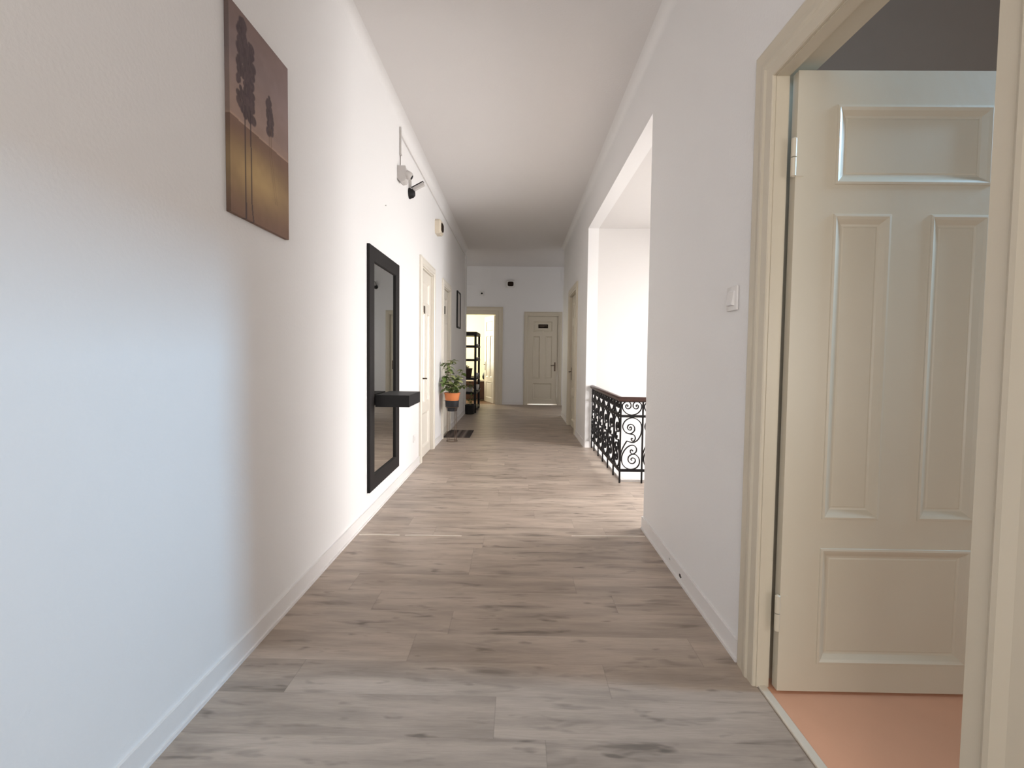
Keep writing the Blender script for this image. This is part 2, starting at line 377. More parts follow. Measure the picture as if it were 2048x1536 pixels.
bm = B(); box(bm, XR-.012, 1.15, 3.60, 3.612, 0, .095); box(bm, XR, XR+.1, OPN[1]-.012, OPN[1], 0, .095); box(bm, 1.15, 5, 3.6, 3.612, 0, .095)
struct('baseboard_stairwell', bm, M['base'], 'white baseboard turning into the stairwell opening', 'baseboard')
baseboard('baseboard_end', [(DE1[1]+.19, DE2[0]-.1), (DE2[1]+.115, 3.45)], 'E', 'white baseboard under the end wall between the far doors', .07)
# chips in the right baseboard
def blob(name, y, z, ry, rz, seed, m, parent):
    rnd = random.Random(seed); bm = B(); vs = []
    for i in range(14):
        a = 2*PI*i/14; k = .7+.5*rnd.random(); vs.append((y+ry*k*math.cos(a), z+rz*k*math.sin(a)))
    A = [bm.verts.new((XR-.0128, p[0], p[1])) for p in vs]; Bv = [bm.verts.new((XR-.0116, p[0], p[1])) for p in vs]
    bm.faces.new(A); bm.faces.new(Bv[::-1])
    for i in range(14): bm.faces.new((A[i], A[(i+1) % 14], Bv[(i+1) % 14], Bv[i]))
    return obj(name, bm, m, parent)
blob('paint_chip', 2.735, .042, .022, .011, 3, M['mark'], br)
blob('paint_chip', 2.93, .058, .014, .005, 5, mat('faint_scuff', (.42, .40, .38), .8), br)
# floor joint glints painted as pale strips, and thresholds
bm = B()
for (xa, ya, xb, yb) in ((-1.16, 3.382, -.86, 3.386), (-.82, 3.386, -.40, 3.391), (.42, 3.425, .97, 3.440)):
    n = 10
    A = []
    for i in range(n+1):
        t = i/n; x = xa+(xb-xa)*t; y = ya+(yb-ya)*t; h = .0035*math.sin(PI*t)**.5+.0008
        A.append([bm.verts.new((x, y-.001, 0)), bm.verts.new((x, y-.001, h)), bm.verts.new((x, y+.007, h)), bm.verts.new((x, y+.012, 0))])
    for p, q in zip(A, A[1:]):
        for j in range(3): bm.faces.new((p[j], q[j], q[j+1], p[j+1]))
struct('trim_4', bm, M['joint'], 'thin raised joint line across the plank floor, paled to stand for its glint', 'floor joint')
bm = B(); box(bm, XR+.004, XR+.037, DN[0]-.01, DN[1]+.01, -.02, .008); bev(bm, .004)
struct('trim_5', bm, M['strip'], 'pale threshold strip between plank floor and orange floor', 'threshold')
bm = B(); box(bm, 1.125, 1.165, 4.95, OPN[1], -.17, .022); box(bm, 1.165, 5.0, 4.95, 4.99, -.17, .022)
struct('trim_6', bm, M['stairwall'], 'white curb along the open edge of the stairwell floor', 'curb')

# ------------------------------------------------------------------ doors
def casing(bm, x0, x1, H, prof):
    """prof: list of (u outward from opening, v toward viewer = -y)"""
    rows = []
    for u, v in prof:
        rows.append([bm.verts.new(p) for p in ((x0-u, -v, 0), (x0-u, -v, H+u), (x1+u, -v, H+u), (x1+u, -v, 0))])
    for a, b_ in zip(rows, rows[1:]):
        for i in range(3): bm.faces.new((a[i], a[i+1], b_[i+1], b_[i]))
    bm.faces.new([r[0] for r in rows]); bm.faces.new([r[3] for r in rows][::-1])
def panel_face(bm, W, H, panels, y, sgn, d=.018):
    """one moulded face at depth y looking toward -sgn*y"""
    xs = sorted({0, W} | {q for p in panels for q in (p[0], p[1])}); zs = sorted({0, H} | {q for p in panels for q in (p[2], p[3])})
    for xa, xb in zip(xs, xs[1:]):
        for za, zb in zip(zs, zs[1:]):
            mx, mz = (xa+xb)/2, (za+zb)/2
            if any(p[0] < mx < p[1] and p[2] < mz < p[3] for p in panels): continue
            bm.faces.new([bm.verts.new(c) for c in ((xa, y, za), (xb, y, za), (xb, y, zb), (xa, y, zb))])
    k = min(1, W/.8)
    ring = [(0, 0), (.002*k, -.004), (.010*k, -.005), (.020*k, .000), (.036*k, .012), (.044*k, .014), (.050*k, .012)]
    for p in panels:
        prev = None
        for off, dep in ring:
            cur = [bm.verts.new(c) for c in ((p[0]+off, y+sgn*dep, p[2]+off), (p[1]-off, y+sgn*dep, p[2]+off), (p[1]-off, y+sgn*dep, p[3]-off), (p[0]+off, y+sgn*dep, p[3]-off))]
            if prev:
                for i in range(4): bm.faces.new((prev[i], prev[(i+1) % 4], cur[(i+1) % 4], cur[i]))
            prev = cur
        bm.faces.new(prev)
def leaf_mesh(W, H, T=.036, st=.15):
    r = W/.895; st = .15*r; ms = .148*r; pw = (W-2*st-ms)/2; k = H/2.43
    P = [(st, W-st, .113*k, .585*k), (st, st+pw, .70*k, 1.892*k), (W-st-pw, W-st, .70*k, 1.892*k), (st, W-st, 2.003*k, 2.303*k)]
    bm = B()
    panel_face(bm, W, H, P, 0, 1); panel_face(bm, W, H, P, T, -1)
    for q in (((0, 0, 0), (0, T, 0), (0, T, H), (0, 0, H)), ((W, 0, 0), (W, 0, H), (W, T, H), (W, T, 0)),
              ((0, 0, 0), (W, 0, 0), (W, T, 0), (0, T, 0)), ((0, 0, H), (0, T, H), (W, T, H), (W, 0, H))):
        bm.faces.new([bm.verts.new(c) for c in q])
    bmesh.ops.remove_doubles(bm, verts=bm.verts, dist=1e-5)
    return bm
def handle(parent, x, z, y, sgn=-1, direction=-1, m=None):
    """plate and lever on the face at y; sgn = side it stands out to; direction = lever toward -x or +x"""
    m = m or M['bronze']
    bm = B(); box(bm, x-.02, x+.02, min(y, y+sgn*.008), max(y, y+sgn*.008), z-.16, z+.08); bev(bm, .003)
    p = obj('handle_plate', bm, m, parent)
    bm = B(); tube(bm, [(x, y, z), (x, y+sgn*.045, z), (x+direction*.02, y+sgn*.055, z), (x+direction*.115, y+sgn*.055, z-.006)], .009, 8)
    obj('handle', bm, m, p, smooth=True)
    return p
PROF = [(0, 0), (0, .022), (.03, .022), (.038, .030), (.085, .032), (.10, .024), (.12, .022), (.12, 0)]
def prof(w, t=1.0): return [(u*w/.12, v*t) for u, v in PROF]
def door(n, label, x0, x1, H, place, rotz, cw=.12, rec=.02, handle_side=1, hz=1.03, m=M['creamw'], handles=True, gap=0):
    """closed door in a casing; local x along the wall, -y toward the viewer"""
    d = thing('door_%d' % n, label, 'door', place, rotz, kind='structure')
    bm = B(); casing(bm, x0, x1, H, prof(cw)); obj('door_casing', bm, m, d, smooth=False)
    bm = B(); t = .10   # jamb lining
    box(bm, x0-.002, x0+.012, -.004, t, 0, H); box(bm, x1-.012, x1+.002, -.004, t, 0, H); box(bm, x0, x1, -.004, t, H-.012, H+.002)
    obj('door_jamb', bm, m, d)
    W = x1-x0-.032
    lf = obj('door_leaf', leaf_mesh(W, H-.022-gap), m, d, loc=(x0+.016, rec, .006+gap))
    if handles:
        hx = W-.065 if handle_side > 0 else .065
        handle(lf, hx, hz, 0, -1, -1 if handle_side > 0 else 1)
    return d, lf, W
def plaque(parent, x0, x1, z0, z1, m, lines=True):
    bm = B(); box(bm, x0, x1, -.006, .001, z0, z1); bev(bm, .002)
    p = obj('sign_plate', bm, m, parent)
    if lines:
        bm = B(); rnd = random.Random(4); x = x0+.03*(x1-x0)/.26; h = (z1-z0)
        for zc, xe, hh in ((z0+h*.62, x1-.03, h*.16), (z0+h*.36, x0+(x1-x0)*.62, h*.10)):
            x = x0+(x1-x0)*.12
            while x < xe:
                wd = (x1-x0)*(.03+.04*rnd.random()); box(bm, x, x+wd, -.0066, -.005, zc-hh/2, zc+hh/2); x += wd+(x1-x0)*.02
        obj('faded_lettering', bm, M['signtext'], p)
    return p
# left wall: local x -> +Y, -y -> +X
d1, lf, W = door(1, 'white panelled door on the left wall, just past the mirror', DL1[0], DL1[1], DL1[2], (XL, 0, 0), PI/2, cw=.11, handle_side=-1, hz=1.03)
plaque(lf, .24, .32, 1.86, 1.96, M['bronze'], False)
d2, lf, W = door(2, 'white panelled door on the left wall behind the potted plant', DL2[0], DL2[1], DL2[2], (XL, 0, 0), PI/2, cw=.11, handle_side=1)
plaque(lf, .11, .34, 2.0, 2.13, M['sign'], False); plaque(lf, .06, .12, 1.86, 1.96, M['bronze'], False)
# right wall: local x -> -Y, -y -> -X
d3, lf, W = door(3, 'cream door on the right wall beyond the stairwell railing', -DR3[1], -DR3[0], DR3[2], (XR, 0, 0), -PI/2, cw=.125, rec=.035, handle_side=-1, m=M['cream'])
# end wall right door
d4, lf, W = door(4, 'closed cream door with a dark plaque on the end wall', DE2[0], DE2[1], DE2[2], (0, YE, 0), 0, cw=.10, rec=.03, handle_side=1, m=M['cream'], hz=1.05, gap=.018)
plaque(lf, .27, .53, 2.045, 2.145, M['sign'])
bm = B(); lathe(bm, [(.028, 0), (.028, .006), (.02, .008)], 16, (.40, 0, 1.95), 'Y'); bmesh.ops.scale(bm, vec=(1, -1, 1), verts=bm.verts)
obj('peephole', bm, M['beigeplastic'], lf)
bm = B(); box(bm, DE2[0], DE2[1], YE+.005, YE+.12, -.01, .005); struct('trim_7', bm, M['joint'], 'pale strip standing for light leaking under the closed door on the end wall', 'threshold')  # pale strip painted in for light leaking under the door
# end wall left door, open into the lit room
d5 = thing('door_5', 'cream door standing open to the bright room at the far left end', 'door', (0, YE, 0), 0, kind='structure')
bm = B(); casing(bm, DE1[0], DE1[1], DE1[2], [(0, 0), (0, .022), (.07, .024), (.085, .034), (.15, .036), (.17, .028), (.19, .024), (.19, 0)]); obj('door_casing', bm, M['cream'], d5)
bm = B(); box(bm, DE1[0]-.002, DE1[0]+.012, 0, .14, 0, DE1[2]); box(bm, DE1[1]-.012, DE1[1]+.002, 0, .14, 0, DE1[2]); box(bm, DE1[0], DE1[1], 0, .14, DE1[2]-.012, DE1[2]+.002)
obj('door_jamb', bm, M['cream'], d5)
lf = obj('door_leaf', leaf_mesh(.82, 2.40), M['creamw'], d5, loc=(DE1[1]-.02, .15, .008), rotz=math.radians(112))
handle(lf, .75, 1.05, 0, -1, -1); handle(lf, .75, 1.05, .036, 1, -1)
# near doorway with open leaf; local x -> -Y
d6 = thing('door_6', 'large cream panelled door standing open at the right foreground', 'door', (XR, 0, 0), -PI/2, kind='structure')
bm = B(); casing(bm, -DN[1], -DN[0], DN[2], [(0, -.04), (0, .014), (.004, .018), (.046, .018), (.056, .024), (.068, .024), (.095, .018), (.135, .016), (.148, .011), (.148, 0)])
obj('door_casing', bm, M['cream'], d6)
bm = B()   # rebated jamb lining
box(bm, -DN[1]-.009, -DN[1]+.004, -.004, .046, 0, DN[2]); box(bm, -DN[0]-.004, -DN[0]+.009, -.004, .046, 0, DN[2]); box(bm, -DN[1], -DN[0], -.004, .046, DN[2]-.004, DN[2]+.009)
obj('door_jamb', bm, M['cream'], d6)
bm = B(); box(bm, -DN[1]-.062, -DN[1]-.050, .046, .155, 0, DN[2]+.03); box(bm, -DN[1]-.06, -DN[0]+.01, .046, .155, DN[2]+.026, DN[2]+.037); box(bm, -DN[0]+.001, -DN[0]+.012, .046, .155, 0, DN[2]+.03)
obj('door_lining', bm, M['cream'], d6)
# leaf is at Y 1.829..1.865, X from 1.056 ; local frame of door_6: x=-Y, y=X-XR
lf = obj('door_leaf', leaf_mesh(.895, 2.432), M['cream'], d6, loc=(-1.829, .060, .012), rotz=PI/2)
for z0, z1 in ((2.035, 2.175), (.25, .39)):
    bm = B(); zm = (z0+z1)/2+.0
    lathe(bm, [(.0, z0-.006), (.006, z0-.004), (.010, z0), (.010, zm-.002)], 12, (-.010, -.002, 0)); lathe(bm, [(.010, zm+.002), (.010, z1), (.006, z1+.004), (0, z1+.006)], 12, (-.010, -.002, 0))
    box(bm, -.006, .030, -.002, .001, z0, z1)
    obj('hinge', bm, M['cream'], lf, smooth=True)
handle(lf, .862, 1.04, 0, -1, 1); handle(lf, .862, 1.04, .036, 1, -1)

# ------------------------------------------------------------------ stairwell railing
rl = thing('stair_railing', 'black wrought iron scroll railing with dark wooden handrail at the stairwell', 'railing', (1.097, 4.905, 0))
# scrolls: points in photo-like panel units (u 0..1, v 0..1 of each field)
def field(P, u0, u1, v0, v1): return [((x-u0)/(u1-u0), (y-v0)/(v1-v0)) for x, y in P]
FR = [(1075, 577), (1010, 560), (960, 510), (950, 450), (985, 412), (1030, 405), (1060, 440), (1055, 480), (1025, 497), (997, 485), (993, 458), (1008, 445), (1022, 455), (1018, 464)]
FR2 = [(2150-x, y) for x, y in FR]
UP = [(1036, 736), (1050, 722), (1035, 712), (1015, 728), (1018, 760), (1045, 772), (1078, 750), (1085, 712), (1050, 690), (1010, 700), (992, 745), (1010, 795), (1055, 812), (1100, 785), (1108, 735), (1075, 690)]
UPA = [(1036, 738), (1046, 726), (1060, 738), (1050, 765), (1020, 762), (1004, 735), (1020, 702), (1060, 695), (1095, 725), (1096, 775), (1050, 812), (990, 800), (950, 755), (945, 700), (985, 640), (1060, 610), (1130, 630), (1180, 680), (1193, 750), (1180, 830), (1140, 895), (1080, 925), (1000, 908)]
UPB = [(990, 802), (1040, 818), (1090, 828), (1112, 865), (1100, 900), (1075, 908), (1058, 888), (1066, 873), (1078, 880)]
CON = [(1000, 908), (965, 965), (935, 1030), (920, 1100), (920, 1170)]
LOA = [(1080, 1032), (1070, 1020), (1050, 1030), (1055, 1062), (1090, 1072), (1125, 1045), (1128, 1000), (1095, 965), (1040, 968), (985, 1010), (945, 1080), (935, 1150), (955, 1215), (1010, 1260), (1075, 1270), (1140, 1245), (1172, 1190), (1165, 1130), (1125, 1085), (1075, 1078), (1032, 1105), (1022, 1150), (1045, 1188), (1090, 1195), (1118, 1165), (1108, 1132), (1075, 1125), (1060, 1145), (1075, 1158)]
Z_B, Z_M0, Z_M1, Z_T = .150, .701, .726, .868
def scroll_panel(o, du, width, depth):
    """o = origin, du = unit vector of the run"""
    bm = B(); nrm = Vector((-du[1], du[0], 0))
    def add(P, u0, u1, y0, y1, za, zb, rad=.0048):
        pts = [Vector(o)+Vector(du)*(width*((x-u0)/(u1-u0)))+Vector((0, 0, zb+(y-y0)/(y1-y0)*(za-zb))) for x, y in P]
        pts = [Vector(p) for p in smooth_pts([tuple(p) for p in pts], 6)]
        tube(bm, pts, 0, rect=(depth, rad), up=tuple(nrm))
        return pts
    ends = []
    for P in (FR, FR2): ends.append(add(P, 935, 1215, 405, 577, Z_M1, Z_T)[-1])
    for P in (UPA, UPB, CON, LOA):
        q = add(P, 918, 1200, 605, 1268, Z_B, Z_M0); ends += [q[0]] if P is not CON else []
    for p in ends: lathe(bm, [(0, -.008), (.006, -.006), (.0085, 0), (.006, .006), (0, .008)], 10, tuple(p))
    return obj('scroll_panel', bm, M['iron'], rl, smooth=False)
sp = .329; npan = 6
fpan = .2335; nf = 5
runs = [((0, 0, 0), (0, 1, 0), sp, npan), ((0, 0, 0), (1, 0, 0), fpan, nf)]
for o, du, wd, cnt in runs:
    for i in range(cnt):
        scroll_panel(Vector(o)+Vector(du)*(i*wd+.004), du, wd-.008, .0085)
        if i or du[1]:
            p = Vector(o)+Vector(du)*(i*wd)
            bm = B(); box(bm, p.x-.008, p.x+.008, p.y-.008, p.y+.008, 0, .875); obj('post', bm, M['iron'], rl)
    L_ = cnt*wd if du[0] else 1.875
    for name, za, zb in (('bottom_rail', .122, .150), ('middle_rail', .701, .726), ('top_rail', .862, .876)):
        bm = B()
        if du[1]: box(bm, -.011, .011, -.011, L_, za, zb)
        else: box(bm, .011, L_, -.011, .011, za, zb)
        obj(name, bm, M['iron'], rl)
bm = B(); p = (0, 6*sp-.095, 0)
box(bm, -.008, .008, 1.86, 1.876, 0, .875); obj('post', bm, M['iron'], rl)
bm = B()   # moulded wooden handrail, mitred at the corner
prf = [(-.020, .872), (-.034, .886), (-.036, .900), (-.028, .912), (-.010, .918), (.010, .918), (.028, .912), (.036, .900), (.034, .886), (.020, .872)]
rows = []
for (px, py, kx, ky) in ((0, 1.88, 1, 0), (0, 0, 1, 1), (nf*fpan, 0, 0, 1)):
    rows.append([bm.verts.new((px+a*kx, py+a*ky, z)) for a, z in prf])
for a, b_ in zip(rows, rows[1:]):
    for i in range(len(prf)): bm.faces.new((a[i], a[(i+1) % len(prf)], b_[(i+1) % len(prf)], b_[i]))
bm.faces.new(rows[0]); bm.faces.new(rows[-1][::-1])
obj('handrail', bm, M['wood'], rl, smooth=True)

# ------------------------------------------------------------------ mirror
my0, my1, mz0, mz1, mb = 3.68, 4.60, .222, 2.212, .118
mr = thing('wall_mirror', 'tall wall mirror in a wide black-brown frame on the left wall', 'mirror', (XL, (my0+my1)/2, mz0))
def ringframe(bm, w0, w1, h0, h1, prof_):
    """closed frame in local y(along wall) z; prof_ (inward offset, outward x)"""
    rows = []
    for u, v in prof_: rows.append([bm.verts.new(p) for p in ((v, w0+u, h0+u), (v, w1-u, h0+u), (v, w1-u, h1-u), (v, w0+u, h1-u))])
    for a, b_ in zip(rows, rows[1:]):
        for i in range(4): bm.faces.new((a[i], a[(i+1) % 4], b_[(i+1) % 4], b_[i]))
hw = (my1-my0)/2
bm = B(); ringframe(bm, -hw, hw, 0, mz1-mz0, [(0, .001), (0, .022), (.003, .025), (mb-.004, .025), (mb, .022), (mb, .007), (mb+.01, .006)]); obj('mirror_frame', bm, M['frame'], mr)
bm = B(); box(bm, .002, .008, -hw+mb-.01, hw-mb+.01, mb-.01, mz1-mz0-mb+.01); obj('mirror_glass', bm, M['mirror'], mr)
sh = tag(obj('floating_shelf', (lambda b: (box(b, XL+.026, -.889, 3.81, 4.235, .905, 1.003), bev(b, .003), b)[-1])(B()), M['black']), 'small black box shelf jutting out across the wall mirror', 'shelf')

# ------------------------------------------------------------------ canvas print
cx0, cx1, cz0, cz1 = 1.910, 2.391, 1.922, 2.775
cv = thing('canvas_picture', 'narrow canvas picture of tall dark trees over a golden field on left wall', 'picture', (XL, (cx0+cx1)/2, cz0))
NU, NV = 150, 260
rnd = random.Random(11)
crown = [(.19+.15*(rnd.random()-.5)*(1-.3*abs(k/40-.5)), .53+.43*k/90, .018+.030*rnd.random()) for k in range(91)] + \
        [(.285+.14*(rnd.random()-.5), .51+.36*k/80, .018+.032*rnd.random()) for k in range(81)] + [(.14, .85, .03), (.16, .80, .025), (.19, .955, .022), (.21, .97, .018), (.30, .885, .02)]
small = [(.635+.07*(rnd.random()-.5), .535+.16*k/24, .030+.02*rnd.random()) for k in range(25)] + [(.60, .70, .016), (.63, .72, .02)]
def h2(a, b_): 
    q = math.sin(a*127.1+b_*311.7)*43758.5453; return q-math.floor(q)
def vn(x, y):
    i, j = math.floor(x), math.floor(y); f, g = x-i, y-j; f = f*f*(3-2*f); g = g*g*(3-2*g)
    return (h2(i, j)*(1-f)+h2(i+1, j)*f)*(1-g)+(h2(i, j+1)*(1-f)+h2(i+1, j+1)*f)*g
def mixc(a, b_, t): t = max(0, min(1, t)); return tuple(x+(y-x)*t for x, y in zip(a, b_))
def paint(u, v):
    n = vn(u*5, v*9)*.6+vn(u*16+5, v*28)*.4
    hz = .463-.012*u
    if v > hz:
        t = (v-hz)/(1-hz)
        c = mixc((.33, .225, .18), (.225, .165, .16), min(1, t*1.6)); c = mixc(c, (.17, .105, .085), max(0, t-.55)*1.4)
        c = mixc(c, (.27, .19, .19), .5*max(0, u-.3)*(1 if t > .1 else 0))
        if t < .03: c = mixc((.42, .28, .21), c, t/.03)
    else:
        t = v/hz; g = math.exp(-((t-.52)/.30)**2-((u-.42)/.62)**2)
        c = mixc((.175, .095, .065), (.44, .30, .135), g); c = mixc(c, (.19, .11, .085), max(0, t-.80)*3*(1-.4*u))
    c = tuple(x*(.88+.24*n)*1.12 for x in c)
    dark = (.050, .030, .034)
    k = 0
    for a, b_, r in crown+small:
        d = ((u-a)**2+((v-b_)*1.77)**2)**.5/r
        if d < 1.15: k = max(k, min(1, (1.15-d)*3.5)*(.80+.2*vn(u*60, v*60)))
    if k: c = mixc(c, mixc(dark, (.075, .045, .055), vn(u*22, v*22)), k)
    bend = .06*max(0, .12-v)*8*(.12-v)*4
    for uc, vt, vb, wd in ((.215, .56, -.1, .011), (.305, .56, -.1, .010)):
        cu = uc+(.03*((.14-v)/.14)**2 if (v < .14 and uc > .3) else 0)+.008*(1-v)
        if v < vt and abs(u-cu) < wd: c = mixc(c, dark, .80)
    for uc in (.625, .66):
        cu = uc+(0 if v > .42 else (.42-v)*.42)
        if .16 < v < .56 and abs(u-cu) < .007: c = mixc(c, (.16, .09, .05), .45 if v > .40 else .28)
    return c
bm = B(); lay = bm.loops.layers.float_color.new('paint')
def canvas_col(u, v): return paint(max(0, min(1, u)), max(0, min(1, v)))
W_, H_ = cx1-cx0, cz1-cz0; D_ = .020
G = [[bm.verts.new((D_, -W_/2+W_*i/NU, H_*j/NV)) for j in range(NV+1)] for i in range(NU+1)]
cc = [[canvas_col(i/NU, j/NV) for j in range(NV+1)] for i in range(NU+1)]
def qf(vs, cs):
    f = bm.faces.new(vs)
    for l, c in zip(f.loops, cs): l[lay] = (*c, 1)
for i in range(NU):
    for j in range(NV): qf((G[i][j], G[i+1][j], G[i+1][j+1], G[i][j+1]), (cc[i][j], cc[i+1][j], cc[i+1][j+1], cc[i][j+1]))
for i in (0, NU):   # wrapped sides, darkened in the colour to stand for shade
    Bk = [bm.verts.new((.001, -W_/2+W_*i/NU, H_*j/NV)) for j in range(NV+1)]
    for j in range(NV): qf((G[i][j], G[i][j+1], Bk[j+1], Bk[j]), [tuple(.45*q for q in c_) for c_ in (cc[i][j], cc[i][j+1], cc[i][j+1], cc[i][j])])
for j in (0, NV):
    Bk = [bm.verts.new((.001, -W_/2+W_*i/NU, H_*j/NV)) for i in range(NU+1)]
    for i in range(NU): qf((G[i][j], G[i+1][j], Bk[i+1], Bk[i]), (cc[i][j], cc[i+1][j], cc[i+1][j], cc[i][j]))
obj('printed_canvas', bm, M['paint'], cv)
bm = B(); box(bm, .001, .015, -W_/2+.006, W_/2-.006, .006, H_-.006); obj('stretcher_frame', bm, M['wood'], cv)

# ------------------------------------------------------------------ small framed picture far on the left wall
fp = thing('picture_frame', 'thin black framed notice on the left wall past the second door', 'picture frame', (XL, 9.30, 1.86))
bm = B(); ringframe(bm, -.25, .25, 0, .72, [(0, .001), (0, .024), (.03, .024), (.03, .012)]); obj('frame', bm, M['black'], fp)
bm = B(); box(bm, .002, .013, -.225, .225, .025, .695); obj('frame_print', bm, M['paper'], fp)

# ------------------------------------------------------------------ conduit, sensors, cameras
cd = thing('cable_conduit', 'thin white cable conduit running under the ceiling of the left wall', 'conduit', (XL+.002, 4.69, 3.53))
bm = B(); box(bm, 0, .016, 0, YL-.03-4.69, -.011, .011); bev(bm, .002, 1); obj('conduit_run', bm, M['base'], cd)
bm = B(); box(bm, 0, .016, -.010, .010, -.205, .06); bev(bm, .002, 1); obj('conduit_drop', bm, M['greyplastic'], cd)
bm = B(); tube(bm, [(.006, 0, -.205), (.007, -.002, -.28), (.006, -.004, -.36)], .0035, 6); obj('cable', bm, M['bronze'], cd, smooth=True)
bm = B(); box(bm, 0, .02, -.013, .013, -.218, -.205); obj('conduit_end', bm, M['greyplastic'], cd)
# white motion sensor
ms = thing('motion_sensor', 'white wall sensor with a round black eye above the black security camera', 'sensor', (XL, 4.655, 3.105))
bm = B(); vs = [(0, -.07), (0, .072), (.075, .072), (.080, .068), (.080, -.045), (.060, -.068), (.030, -.078), (.012, -.078)]
vs = [(0, .072), (.076, .072), (.080, .066), (.080, -.050), (.066, -.070), (.034, -.076), (.014, -.060), (0, -.034)]
A = [bm.verts.new((x, -.055, z)) for x, z in vs]; Bv = [bm.verts.new((x, .055, z)) for x, z in vs]
bm.faces.new(A); bm.faces.new(Bv[::-1])
for i in range(len(vs)): bm.faces.new((A[i], A[(i+1) % len(vs)], Bv[(i+1) % len(vs)], Bv[i]))
bev(bm, .004); obj('sensor_box', bm, M['greyplastic'], ms, smooth=True)
bm = B(); lathe(bm, [(.040, 0), (.040, .03), (.034, .055), (.022, .066)], 24, (0, 0, 0), 'X'); bmesh.ops.rotate(bm, verts=bm.verts, matrix=Matrix.Rotation(math.radians(22), 3, 'Y')); bmesh.ops.translate(bm, verts=bm.verts, vec=(.074, 0, .010))
hd = obj('sensor_head', bm, M['greyplastic'], ms, smooth=True)
bm = B(); lathe(bm, [(.023, .060), (.021, .067), (.012, .070)], 20, (0, 0, 0), 'X'); bmesh.ops.rotate(bm, verts=bm.verts, matrix=Matrix.Rotation(math.radians(28), 3, 'Y')); bmesh.ops.translate(bm, verts=bm.verts, vec=(.074, 0, .010))
obj('lens', bm, M['black'], hd, smooth=True)
def cam_unit(label, loc, rotz, group):
    c = thing('security_camera', label, 'security camera', loc, rotz, group)
    bm = B(); lathe(bm, [(.058, 0), (.058, .012), (.052, .020), (.045, .045), (.028, .062), (0, .066)], 24, (0, 0, 0), 'X'); obj('camera_base', bm, M['black'], c, smooth=True)
    bm = B(); box(bm, 0, .022, -.014, .014, .045, .165); bev(bm, .003); obj('mounting_bracket', bm, M['plastic'], c)
    bm = B(); box(bm, -.01, .125, -.022, .022, -.018, .018); bev(bm, .004)
    R_ = Matrix.Rotation(math.radians(-28), 3, 'Y'); bmesh.ops.rotate(bm, verts=bm.verts, matrix=R_); bmesh.ops.translate(bm, verts=bm.verts, vec=(.052, 0, .045)); hd = obj('camera_body', bm, M['greyplastic'], c)
    bm = B(); box(bm, -.014, .130, -.025, .025, .018, .026); bmesh.ops.rotate(bm, verts=bm.verts, matrix=R_); bmesh.ops.translate(bm, verts=bm.verts, vec=(.052, 0, .045)); obj('sun_shield', bm, M['black'], hd)
    return c
cam_unit('black ball-mounted security camera below the white sensor on the left wall', (XL, 5.10, 3.08), 0, None)
cam_unit('black security camera on the end wall right of the closed door, seen in the mirror', (1.45, YE, 3.12), -PI/2, None)
def sounder(label, loc, rotz, m, s=1):
    c = thing('alarm_sounder', label, 'alarm', loc, rotz)
    bm = B(); w_, h_, d_ = .12*s, .10*s, .085; oct_ = [(-w_, -h_*.7), (-w_*.8, -h_), (w_*.8, -h_), (w_, -h_*.7), (w_, h_*.7), (w_*.8, h_), (-w_*.8, h_), (-w_, h_*.7)]
    A = [bm.verts.new((0, y, z)) for y, z in oct_]; A2 = [bm.verts.new((d_*.7, y, z)) for y, z in oct_]; A3 = [bm.verts.new((d_, y*.88, z*.85)) for y, z in oct_]
    for P_, Q_ in ((A, A2), (A2, A3)):
        for i in range(8): bm.faces.new((P_[i], P_[(i+1) % 8], Q_[(i+1) % 8], Q_[i]))
    bm.faces.new(A); bm.faces.new(A3[::-1]); obj('alarm_housing', bm, m, c)
    bm = B(); n = 20; rr = []
    for k, (q, x) in enumerate(((1, d_-.002), (.97, d_+.008), (.75, d_+.016), (0.4, d_+.020))):
        rr.append([bm.verts.new((x, w_*.66*q*math.copysign(abs(math.cos(2*PI*i/n))**.5, math.cos(2*PI*i/n)), h_*.62*q*math.copysign(abs(math.sin(2*PI*i/n))**.5, math.sin(2*PI*i/n)))) for i in range(n)])
    for P_, Q_ in zip(rr, rr[1:]):
        for i in range(n): bm.faces.new((P_[i], P_[(i+1) % n], Q_[(i+1) % n], Q_[i]))
    bm.faces.new(rr[-1]); obj('dark_grille', bm, M['sign'], c, smooth=True)
    return c
sounder('beige box with dark rounded front high on the left wall above the door', (XL, 6.78, 3.165), 0, M['beigeplastic'])
sounder('pale box with dark rectangular front high on the end wall', (-.21, YE, 3.225), -PI/2, M['plastic'], 1.0)
c = thing('smoke_detector', 'small white detector with a black centre on the end wall over the open door', 'detector', (-.977, YE, 2.975), -PI/2)
bm = B(); box(bm, 0, .03, -.055, .055, -.06, .06); bev(bm, .008); obj('detector_housing', bm, M['plastic'], c, smooth=True)
bm = B(); lathe(bm, [(.024, .028), (.024, .034), (.016, .038)], 18, (0, 0, 0), 'X'); obj('detector_eye', bm, M['black'], c, smooth=True)
c = thing('wall_conduit', 'faint white conduit on the end wall leading to the small detector', 'conduit', (-.96, YE, 3.20))
bm = B(); box(bm, -1.6, .01, -.012, 0, -.008, .008); obj('conduit_run', bm, M['wall'], c)
bm = B(); box(bm, -.008, .008, -.012, 0, -.165, -.008); obj('conduit_drop', bm, M['wall'], c)
